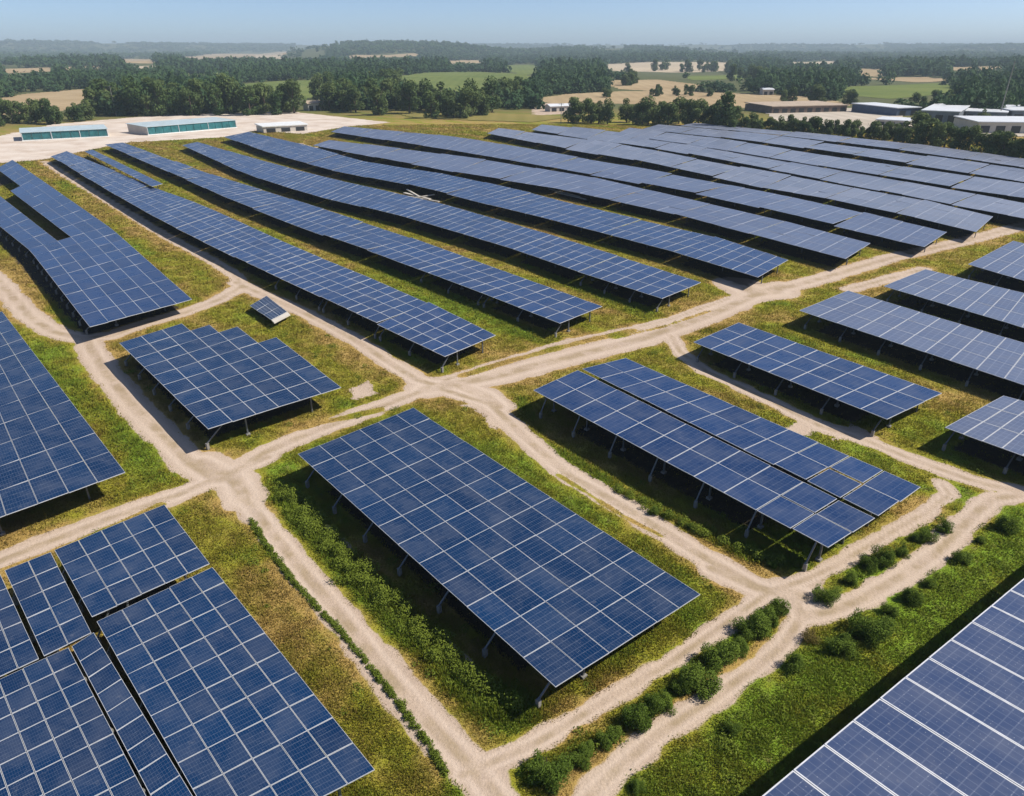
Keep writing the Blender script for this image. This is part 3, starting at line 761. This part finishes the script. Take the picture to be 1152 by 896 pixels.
def trunk_mesh(name, h, r, seed, limbs=5):
    g_ = random.Random(seed); mb = MB()
    lx, ly = g_.uniform(-.04, .04) * h, g_.uniform(-.04, .04) * h
    mb.tube([(0, 0, -0.2), (0, 0, h * 0.12), (lx * .5, ly * .5, h * 0.45), (lx, ly, h * 0.85)], [r * 1.4, r, r * 0.7, r * 0.2], 7)
    for i in range(limbs):
        t = g_.uniform(0.25, 0.6); a = g_.uniform(0, 6.28); l = h * g_.uniform(0.2, 0.36)
        p = (lx * t, ly * t, h * t)
        mb.tube([p, (p[0] + math.cos(a) * l * .6, p[1] + math.sin(a) * l * .6, p[2] + l * .45), (p[0] + math.cos(a) * l, p[1] + math.sin(a) * l, p[2] + l)], [r * .45, r * .3, r * .1], 5)
    me_o = mb.build(name, M_bark); me = me_o.data; bpy.data.objects.remove(me_o)
    return me
PROTO = []
for i in range(7):                                 # unit trees, 10 m tall
    g_ = random.Random(100 + i); lobes = []
    tall = [1.0, 0.8, 0.9, 1.25, 0.75, 1.0, 1.1][i]; wid = 3.6 / tall ** 0.6
    for k in range(13):
        t = g_.random(); z = 0.9 + 7.8 * t; sp = wid * (0.75 * math.sin(math.pi * min(1, 0.22 + 0.70 * t)))
        a = g_.uniform(0, 6.28); rr = sp * g_.uniform(0.35, 0.85); s = g_.uniform(1.0, 1.75)
        lobes.append(((math.cos(a) * rr, math.sin(a) * rr, z), (s, s, s * g_.uniform(.75, 1.1))))
    PROTO.append((trunk_mesh('trunk', 9.0, 0.24, 40 + i), crown_mesh('crown', M_leaf_tree, lobes, 1900, 0.36, 60 + i)))
def tree(px, py, hpx, label, group, species=None, hmul=1.0):
    p = at(px, py) if py > 126 else ground_at(px, py); d = math.hypot(p[0], p[1]); h = hpx * math.hypot(d, CAM_H) / F * hmul
    i = random.randrange(len(PROTO)) if species is None else species
    root = empty('tree', (p[0], p[1], p[2]), random.uniform(0, 6.28)); s = h / 9.6
    root.scale = (s * random.uniform(.9, 1.3), s * random.uniform(.9, 1.3), s)
    tag(root, label, 'tree', group)
    for nm, me in zip(('trunk', 'crown'), PROTO[i]):
        o = bpy.data.objects.new(nm, me); o.parent = root; COL.objects.link(o)
def belt(pts, n, h0, h1, jit, label, group):
    pts = [np.array(p, float) for p in pts]; L = np.concatenate([[0], np.cumsum([np.linalg.norm(b - a) for a, b in zip(pts[:-1], pts[1:])])])
    clump_c = 0.0
    for k in range(n):
        if k % 3 == 0: clump_c = random.random()
        s = L[-1] * min(0.999, max(0.001, (k + random.uniform(0.1, 0.9)) / n if 'field' not in label else clump_c + random.gauss(0, 0.035))); i = min(int(np.searchsorted(L, s) - 1), len(pts) - 2); i = max(i, 0)
        p = pts[i] + (pts[i + 1] - pts[i]) * (s - L[i]) / (L[i + 1] - L[i])
        tree(p[0], p[1] - random.uniform(0, jit), random.uniform(h0, h1), label, group)
belt([(-20, 143), (60, 141), (105, 139)], 16, 12, 21, 5, 'low dark tree in the belt left of the greenhouses', 'trees left of the greenhouses')
belt([(105, 132), (180, 131), (260, 130), (332, 130)], 40, 19, 33, 7, 'tall dark tree in the belt behind the greenhouses', 'trees behind the greenhouses')
belt([(370, 128), (440, 131), (500, 134), (556, 134)], 32, 20, 34, 9, 'dark tree in the clump behind the middle rows', 'trees behind the middle rows')
belt([(352, 120), (400, 112), (450, 106)], 14, 18, 26, 6, 'rounded tree on the slope below the green field', 'trees below the green field')
belt([(545, 121), (580, 120), (612, 117)], 10, 18, 26, 5, 'dark tree at the left end of the tan field', 'trees beside the tan field')
belt([(640, 140), (688, 140)], 6, 17, 25, 2, 'rounded tree in the small clump behind the solar sheet', 'small clump behind the solar sheet')
belt([(702, 141), (760, 143), (832, 146)], 18, 17, 27, 4, 'green tree in the belt right of the small clump', 'belt right of the small clump')
belt([(820, 148), (900, 151), (1015, 161)], 50, 9, 16, 3, 'low bushy tree in the hedge along the solar sheet', 'hedge along the solar sheet')
belt([(1012, 163), (1060, 170), (1110, 178), (1175, 186)], 18, 18, 29, 4, 'large green tree at the right edge below the warehouses', 'trees below the warehouses')
belt([(640, 99), (700, 97), (745, 98)], 16, 8, 14, 4, 'small far tree in the hedge across the tan fields', 'hedge across the tan fields')
belt([(820, 92), (880, 96), (960, 97)], 22, 9, 15, 5, 'small far tree in the hedge above the right green field', 'hedge above the right green field')
belt([(690, 113), (740, 109), (800, 110)], 14, 6, 11, 3, 'low tree in the dark hedge crossing the middle of the tan field', 'hedge in the middle of the tan field')
belt([(675, 84), (750, 81), (822, 83)], 16, 7, 11, 3, 'distant tree standing before the palest far field', 'trees before the palest far field')
belt([(660, 113), (700, 109)], 4, 5, 9, 2, 'isolated little tree on the tan field', 'isolated trees on the tan field')
belt([(1020, 122), (1080, 124), (1170, 126)], 14, 9, 16, 5, 'dark tree behind the warehouses', 'trees behind the warehouses')
belt([(880, 117), (950, 119), (985, 121)], 12, 10, 17, 4, 'dark tree between the tan field and the stony yard', 'trees at the stony yard')
tree(1104, 139, 12, 'lone small tree between the two warehouse roofs', None)
tree(815, 146, 34, 'tallest tree of the belt along the solar sheet', None, 3)

# far woods: thousands of crowns that read as one mass
def wood_crown(seed, nleaf, leaf):
    g_ = np.random.default_rng(seed); k = 5
    lc = g_.normal(0, 1, (k, 3)) * np.array([0.42, 0.42, 0.20]) + np.array([0, 0, 0.5])
    pick = g_.integers(0, k, nleaf); d = g_.normal(size=(nleaf, 3)); d /= np.linalg.norm(d, axis=1)[:, None]
    P = lc[pick] + d * np.array([0.55, 0.55, 0.34]) * (0.7 + 0.35 * g_.random(nleaf))[:, None]
    P[:, 2] = np.maximum(P[:, 2], 0.03)
    nrm = d + g_.normal(0, .4, (nleaf, 3)); nrm /= np.linalg.norm(nrm, axis=1)[:, None]
    a = np.cross(nrm, g_.normal(size=(nleaf, 3))); a /= np.linalg.norm(a, axis=1)[:, None]; b = np.cross(nrm, a)
    sz = leaf * g_.uniform(.6, 1.4, nleaf)[:, None]
    sc = np.array([1, 1, 0.55])
    return np.stack([P - a * sz * sc, P - b * sz * .7 * sc, P + a * sz * sc, P + b * sz * .7 * sc], 1), g_.random(k)[pick]
FIELD_PX = [np.array(p) for p, k_ in FIELDS]
def wood(name, r0, r1, n, thr, label, h0, h1, nleaf, leaf):
    protos = [wood_crown(500 + i, nleaf, leaf) for i in range(8)]
    lr = rng.random(n); r = np.exp(math.log(r0) + lr * (math.log(r1) - math.log(r0))); a = rng.uniform(-0.74, 0.74, n)
    x, y = r * np.sin(a), r * np.cos(a); z = terrain(x, y)
    k = (fbm(x / (90 + r * 0.10), y / (60 + r * 0.13), 71, 3) > thr) | (rng.random(n) < 0.10)
    h = rng.uniform(h0, h1, n)
    for fr in (0.0, 0.35, 0.7, 0.95):                 # leave the fields open to view from the drone
        dz = z + h * fr - CAM_H; dep = y * CP - dz * SP; up = y * SP + dz * CP
        px = 576 + F * x / dep; py = 448 - F * up / dep
        for poly in FIELD_PX: k &= ~in_poly(px, py, poly)
    x, y, r, z, h = x[k], y[k], r[k], z[k], h[k]; m = len(x)
    Vs = np.empty((m, nleaf, 4, 3), np.float32); va = np.empty((m, nleaf), np.float32)
    w = (3.2 + r / 380.0) * rng.uniform(.75, 1.35, m)
    for i in range(m):
        q, tone = protos[i % 8]; ca, sa = math.cos(i * 1.7), math.sin(i * 1.7)
        Vs[i, ..., 0] = (q[..., 0] * ca - q[..., 1] * sa) * w[i] + x[i]; Vs[i, ..., 1] = (q[..., 0] * sa + q[..., 1] * ca) * w[i] + y[i]
        Vs[i, ..., 2] = q[..., 2] * h[i] + z[i]; va[i] = np.clip(0.45 * rng.random() + 0.35 * tone + 0.2 * rng.random(nleaf), 0, 1)
    o = np_mesh(name, Vs.reshape(-1, 3), np.arange(m * nleaf * 4).reshape(-1, 4), M_leaf_wood, face_attrs={'var': va.ravel()}, nside=4)
    tag(o, label, 'wood', kind='stuff')
wood('wood', 430, 1000, 10000, 0.40, 'dark woodland patches among the fields behind the solar park', 6, 13, 130, 0.20)
wood('wood', 1000, 2600, 18000, 0.38, 'continuous blue green forest across the middle distance', 8, 15, 60, 0.28)
wood('wood', 2600, 7500, 16000, 0.39, 'hazy forest on the low hills along the skyline', 9, 17, 28, 0.40)

# ------------------------------------------------------------------ bushes
BUSH = []
for i in range(6):
    g_ = random.Random(300 + i); lobes = []
    for k in range(16):
        a = g_.uniform(0, 6.28); rr = g_.uniform(0, 0.8); s = g_.uniform(0.18, 0.50)
        lobes.append(((math.cos(a) * rr, math.sin(a) * rr, g_.uniform(0.2, 1.2) * (1 - 0.5 * rr)), (s * g_.uniform(.7, 1.2), s * g_.uniform(.7, 1.2), s * g_.uniform(.8, 1.5))))
    st = MB()
    for k in range(5):
        a = g_.uniform(0, 6.28); st.tube([(0, 0, -0.1), (math.cos(a) * .25, math.sin(a) * .25, .4), (math.cos(a) * .5, math.sin(a) * .5, .85)], [.04, .03, .01], 5)
    so = st.build('stem', M_bark); sm = so.data; bpy.data.objects.remove(so)
    BUSH.append((sm, crown_mesh('foliage', M_leaf_bush, lobes, 7000, 0.045, 320 + i, 0.5), crown_mesh('foliage', M_leaf_dry, lobes, 3000, 0.05, 340 + i, 0.4)))
def bush(px, py, rpx, label, group=None, dry=False):
    rpx *= random.uniform(0.55, 1.1); px += random.uniform(-5, 5); py += random.uniform(-4, 4)
    p = at(px, py + rpx * 0.6); d = math.hypot(math.hypot(p[0], p[1]), CAM_H); r = rpx * d / F
    i = random.randrange(6); root = empty('bush', (p[0], p[1], 0), random.uniform(0, 6.28))
    root.scale = (r * random.uniform(.9, 1.15), r * random.uniform(.9, 1.15), r * random.uniform(.85, 1.15)); tag(root, label, 'bush', group)
    for nm, me in (('stem', BUSH[i][0]), ('foliage', BUSH[i][2 if dry else 1])):
        o = bpy.data.objects.new(nm, me); o.parent = root; COL.objects.link(o)
GB = 'bushes in the strip between the two lower tracks'
bush(616, 866, 25, 'largest rounded bush at the bottom end of the strip between two tracks', GB)
for b in [(655, 843, 18), (687, 823, 19), (715, 806, 21), (735, 793, 14), (750, 786, 15), (768, 770, 15), (786, 756, 21), (807, 735, 20), (828, 721, 17), (842, 712, 15), (853, 703, 17), (866, 690, 16)]:
    bush(*b, 'green bush in the strip between the two lower sand tracks', GB)
bush(875, 680, 19, 'rounded bush at the upper tip of the strip beside the track junction', GB)
GB = 'bushes in the short strip below the slit pair of tables'
bush(927, 664, 14, 'lone round bush standing at the left tip of the short strip by the junction', GB)
for b in [(959, 649, 11), (978, 635, 11), (994, 626, 11), (1012, 617, 11), (1029, 606, 10), (1043, 597, 9), (1061, 590, 8)]:
    bush(*b, 'small green bush in the short strip right of the track junction', GB)
GB = 'shrubs on the green bank above the raised table'
for b in [(996, 686, 12), (969, 703, 19), (948, 718, 16), (1019, 672, 13), (1043, 656, 11), (1082, 622, 12), (1103, 605, 10), (1124, 592, 13), (888, 748, 11), (821, 820, 10), (719, 880, 13)]:
    bush(*b, 'dense shrub on the lush green bank above the raised table', GB)
bush(913, 715, 9, 'dry brown shrub at the track edge on the green bank', None, True)
def leafy(name, lobes_world, per, leaf, seed, label, cat, kind=None):
    me = crown_mesh(name, M_leaf_hedge, lobes_world, per * len(lobes_world), leaf, seed, 0.45)
    o = bpy.data.objects.new(name, me); COL.objects.link(o); tag(o, label, cat, None, kind); return o
def lobes_along(pts, step, spread, r0, r1, zf=0.6):
    P = [at(*p)[:2] for p in pts]; out = []
    for a, b in zip(P[:-1], P[1:]):
        L = np.linalg.norm(b - a)
        for k in range(max(1, int(L / step))):
            c = a + (b - a) * random.random(); r = random.uniform(r0, r1); q = c + np.array([random.gauss(0, spread), random.gauss(0, spread)])
            out.append(((q[0], q[1], r * zf * random.uniform(.4, 1.3)), (r, r, r * random.uniform(.7, 1.2))))
    return out
leafy('hedge', lobes_along([(314, 548), (350, 588), (400, 642), (450, 692), (490, 730), (530, 764), (572, 792)], 0.17, 0.42, 0.22, 0.58), 210, 0.055, 801,
      'low leafy hedge running along the left side of the large centre table', 'hedge')
leafy('hedge', lobes_along([(283, 586), (300, 614), (330, 655), (380, 708), (440, 780), (475, 828), (503, 872)], 0.045, 0.07, 0.08, 0.20), 40, 0.045, 802,
      'thin dark green strip hedge beside the sand track at the lower left', 'hedge')
leafy('hedge', lobes_along([(690, 550), (735, 573), (780, 597), (830, 618), (880, 634)], 0.22, 0.22, 0.18, 0.42), 160, 0.05, 803,
      'low ragged hedge between the sand track and the slit pair of tables', 'hedge')
cov = []
for k in range(1500):
    r_ = math.exp(random.uniform(math.log(22), math.log(105))); a_ = random.uniform(-.75, .75); x_, y_ = np.array([r_ * math.sin(a_)]), np.array([r_ * math.cos(a_)])
    if dirt_field(x_, y_)[0][0] > 0.1 or under_field(x_, y_)[0] or fbm(x_ / 6, y_ / 6, 91)[0] < 0.48: continue
    r = random.uniform(.10, .34) * (1 + r_ / 150); cov.append(((x_[0], y_[0], r * .15), (r * random.uniform(.8, 1.5), r * random.uniform(.8, 1.5), r * .7)))
for pts, wd, g_h, h_ in LUSH:
    if g_h < 0.3: continue
    for a, b in zip(pts[:-1], pts[1:]):
        a = np.array(a); b = np.array(b); L = np.linalg.norm(b - a)
        for k in range(int(L * wd * 1.3)):
            q = a + (b - a) * random.random() + np.array([random.gauss(0, wd * .6), random.gauss(0, wd * .6)]); r = random.uniform(.12, .42)
            if dirt_field(np.array([q[0]]), np.array([q[1]]))[0][0] > 0.3 or under_field(np.array([q[0]]), np.array([q[1]]))[0]: continue
            cov.append(((q[0], q[1], r * .2), (r, r, r * .7)))
leafy('ground_cover', cov, 55, 0.06, 804, 'leafy weeds growing through the lush grass of the bank and strips', 'weeds', 'stuff')
GB = 'shrubs along the left side of the slit pair'
for b in [(738, 571, 10), (755, 580, 9), (775, 592, 8), (850, 626, 8), (868, 634, 8)]:
    bush(*b, 'low shrub beside the dark shade of the slit pair of tables', GB)

# ------------------------------------------------------------------ buildings, masts and loose things
def frame_axes(p, q):
    d = q - p; L = np.linalg.norm(d[:2]); u = np.array([d[0], d[1], 0]) / L; n = np.array([-u[1], u[0], 0])
    if n[1] < 0: n = -n
    return u, n, L
def greenhouse(p, q, depth, h, label):
    p, q = at(*p), at(*q); u, n, L = frame_axes(p, q); root = empty('greenhouse', (p[0], p[1], 0)); tag(root, label, 'greenhouse'); o = p
    up = np.array([0, 0, 1.0]); A = lambda a, b, c: p + u * a + n * b + up * c
    m = MB(); m.hexa([A(0, 0.4, 0), A(L, 0.4, 0), A(L, depth, 0), A(0, depth, 0)], [A(0, 0.4, h * .9), A(L, 0.4, h * .9), A(L, depth, h), A(0, depth, h)]); m.build('wall', M_wall, root, o)
    k = int(L / 3.0)
    for i in range(k):
        m = MB(); a0, a1 = L * i / k + 0.08, L * (i + 1) / k - 0.08
        m.hexa([A(a0, 0, 0.25), A(a1, 0, 0.25), A(a1, 0.38, 0.25), A(a0, 0.38, 0.25)], [A(a0, 0.12, h * .92), A(a1, 0.12, h * .92), A(a1, 0.38, h * .92), A(a0, 0.38, h * .92)]); m.build('glazing', M_teal, root, o)
    m = MB(); m.hexa([A(-.4, -.2, h * .93), A(L + .4, -.2, h * .93), A(L + .4, depth + .4, h * 1.05), A(-.4, depth + .4, h * 1.05)], [A(-.4, -.2, h * .98), A(L + .4, -.2, h * .98), A(L + .4, depth + .4, h * 1.1), A(-.4, depth + .4, h * 1.1)]); m.build('roof', M_gh_roof, root, o)
    m = MB(); m.hexa([A(-.3, -.3, 0), A(L + .3, -.3, 0), A(L + .3, 0, 0), A(-.3, 0, 0)], [A(-.3, -.3, .3), A(L + .3, -.3, .3), A(L + .3, 0, .3), A(-.3, 0, .3)]); m.build('kerb', M_white, root, o)
    for i in range(0, k + 1, max(1, k // 3)):
        m = MB(); a = L * i / k; m.bar(A(a, -.12, .2), A(a, -.02, h * .95), .22, .14); m.build('post', M_white, root, o)
greenhouse((26, 159), (122, 154), 15, 3.0, 'long low greenhouse with teal front at the left edge')
greenhouse((167, 152.5), (266, 144), 16, 3.2, 'long low greenhouse with teal front right of the other greenhouse')
def building(name, p, q, depth, h, wall, roofm, label, cat, gable=0.0, doors=3, windows=True):
    p, q = at(*p), at(*q); u, n, L = frame_axes(p, q); root = empty(name, (p[0], p[1], 0)); tag(root, label, cat); up = np.array([0, 0, 1.0])
    A = lambda a, b, c: p + u * a + n * b + up * c
    m = MB(); m.hexa([A(0, 0, 0), A(L, 0, 0), A(L, depth, 0), A(0, depth, 0)], [A(0, 0, h), A(L, 0, h), A(L, depth, h), A(0, depth, h)])
    if gable:
        m.face([A(0, depth, h), A(0, 0, h), A(0, depth / 2, h + gable)]); m.face([A(L, 0, h), A(L, depth, h), A(L, depth / 2, h + gable)])
    m.build('wall', wall, root, p)
    m = MB(); e = 0.4
    if gable:
        for s0, s1 in ((-e, depth / 2), (depth + e, depth / 2)):
            z0 = h - gable * e / (depth / 2)
            a, b, c, d = A(-e, s0, z0 + .03), A(L + e, s0, z0 + .03), A(L + e, s1, h + gable + .03), A(-e, s1, h + gable + .03)
            t = up * .2
            pts = [a, b, c, d] if s0 < s1 else [b, a, d, c]
            m.hexa(pts, [w + t for w in pts])
    else:
        m.hexa([A(-e, -e, h + .003), A(L + e, -e, h + .003), A(L + e, depth + e, h + .4), A(-e, depth + e, h + .4)], [A(-e, -e, h + .35), A(L + e, -e, h + .35), A(L + e, depth + e, h + .8), A(-e, depth + e, h + .8)])
    m.build('roof', roofm, root, p)
    for i in range(doors):
        a = L * (i + .5) / doors; m = MB(); w = min(2.0, L / doors * .3)
        m.hexa([A(a - w, -.08, 0.02), A(a + w, -.08, 0.02), A(a + w, -.004, 0.02), A(a - w, -.004, 0.02)], [A(a - w, -.08, h * .7), A(a + w, -.08, h * .7), A(a + w, -.004, h * .7), A(a - w, -.004, h * .7)]); m.build('door' if name != 'house' else 'window', M_dark, root, p)
building('shed', (297, 150), (346, 147), 9, 2.2, M_wall, M_white, 'low white roofed shed between the greenhouses and the solar rows', 'shed', 0, 3)
building('house', (347, 125), (368, 124), 7, 3.6, M_wall, M_tan, 'small pale house among the trees left of the middle', 'house', 1.2, 3)
building('house', (619, 126), (645, 125), 6, 2.6, M_wall, M_roof, 'small white house at the left end of the tan field', 'house', 0.9, 3)
building('warehouse', (1034, 138), (1076, 140), 46, 5.0, M_grey, M_roof, 'grey fronted warehouse with pale roof beyond the trees on the right', 'warehouse', 0, 3)
building('warehouse', (1084, 136), (1130, 138), 40, 4.0, M_grey, M_roof, 'low dark warehouse just right of the grey fronted one', 'warehouse', 0, 4)
building('warehouse', (1098, 150), (1185, 151), 22, 4.0, M_wall, M_roof, 'nearest pale warehouse cut by the right edge', 'warehouse', 0, 5)
building('house', (858, 108), (870, 108), 8, 4.0, M_wall, M_roof, 'tiny white farmhouse on top of the tan field', 'house', 1.0, 2)
building('shed', (868, 128), (952, 126), 26, 3.2, M_brown, M_tan, 'long low brown shed with tan roof in the stony yard', 'shed', 0, 9)
building('warehouse', (1008, 131), (1034, 130), 30, 3.6, M_blue, M_roof, 'small dark blue fronted warehouse left of the grey fronted one', 'warehouse', 0, 2)
building('warehouse', (1136, 137), (1215, 138), 30, 4.6, M_grey, M_roof, 'wide dark warehouse cut by the right edge, behind the pale one', 'warehouse', 0, 5)
building('shed', (985, 141), (1020, 143), 10, 2.2, M_wall, M_roof, 'little pale shed at the near edge of the stony yard', 'shed', 0, 3)
def mast(px, py, hpx, r, label, arms=True):
    p = at(px, py); h = hpx * math.hypot(p[0], p[1]) / F; root = empty('utility_pole', (p[0], p[1], 0)); tag(root, label, 'pole')
    m = MB(); m.tube([(p[0], p[1], -.3), (p[0], p[1], h)], [r, r * .7], 8); m.build('pole', M_conc, root, (p[0], p[1], 0))
    if arms:
        m = MB(); m.box((p[0], p[1] - r - .08, h - .5), (2.2, .15, .15)); m.build('crossarm', M_steel, root, (p[0], p[1], 0))
mast(1123, 136, 48, 0.26, 'tall pale mast behind the warehouses at the right')
mast(460, 128, 30, 0.17, 'thin pale pole among the trees behind the middle rows')
mast(631, 139, 20, 0.17, 'short white pole beside the small clump of trees')
mast(131, 131, 26, 0.17, 'thin pale pole among the trees behind the greenhouses')
# white scrap lying between the third and fourth rows
def pile(name, spots, label, cat):
    c = at(*spots[0][0]); root = empty(name, (c[0], c[1], 0)); tag(root, label, cat)
    for a, b, z0, z1, w in spots:
        m = MB(); m.bar(at(*a) + np.array([0, 0, z0]), at(*b) + np.array([0, 0, z1]), w, 0.18); m.build('beam', M_wall, root, (c[0], c[1], 0))
pile('scrap_heap', [((455, 220), (484, 227), .55, .5, .7), ((453, 222), (494, 229), .35, .35, .45), ((458, 218), (472, 225), .95, .7, .4), ((465, 226), (489, 224), .6, .95, .3)],
     'heap of white metal beams dumped between the third and fourth rows', 'scrap heap')
pile('pipe_bundle', [((617, 213), (652, 222), .12, .12, .35), ((624, 217), (659, 225), .12, .12, .3)],
     'white pipes lying on the grass between the fourth and fifth rows', 'pipes')

# ------------------------------------------------------------------ the air
hz = MB(); hz.box((0, 0, 50), (27000, 27000, 150))
ho = hz.build('haze', M_white); tag(ho, kind='stuff')
ho['label'] = 'thin blue summer haze over the far fields'; ho['category'] = 'haze'
hm = bpy.data.materials.new('haze_air'); hm.use_nodes = True; hn = hm.node_tree; hn.nodes.clear()
vo = hn.nodes.new('ShaderNodeVolumePrincipled'); vo.inputs['Color'].default_value = (0.70, 0.86, 0.97, 1); vo.inputs['Density'].default_value = 0.00017
hout = hn.nodes.new('ShaderNodeOutputMaterial'); hn.links.new(vo.outputs[0], hout.inputs['Volume'])
ho.data.materials.clear(); ho.data.materials.append(hm)
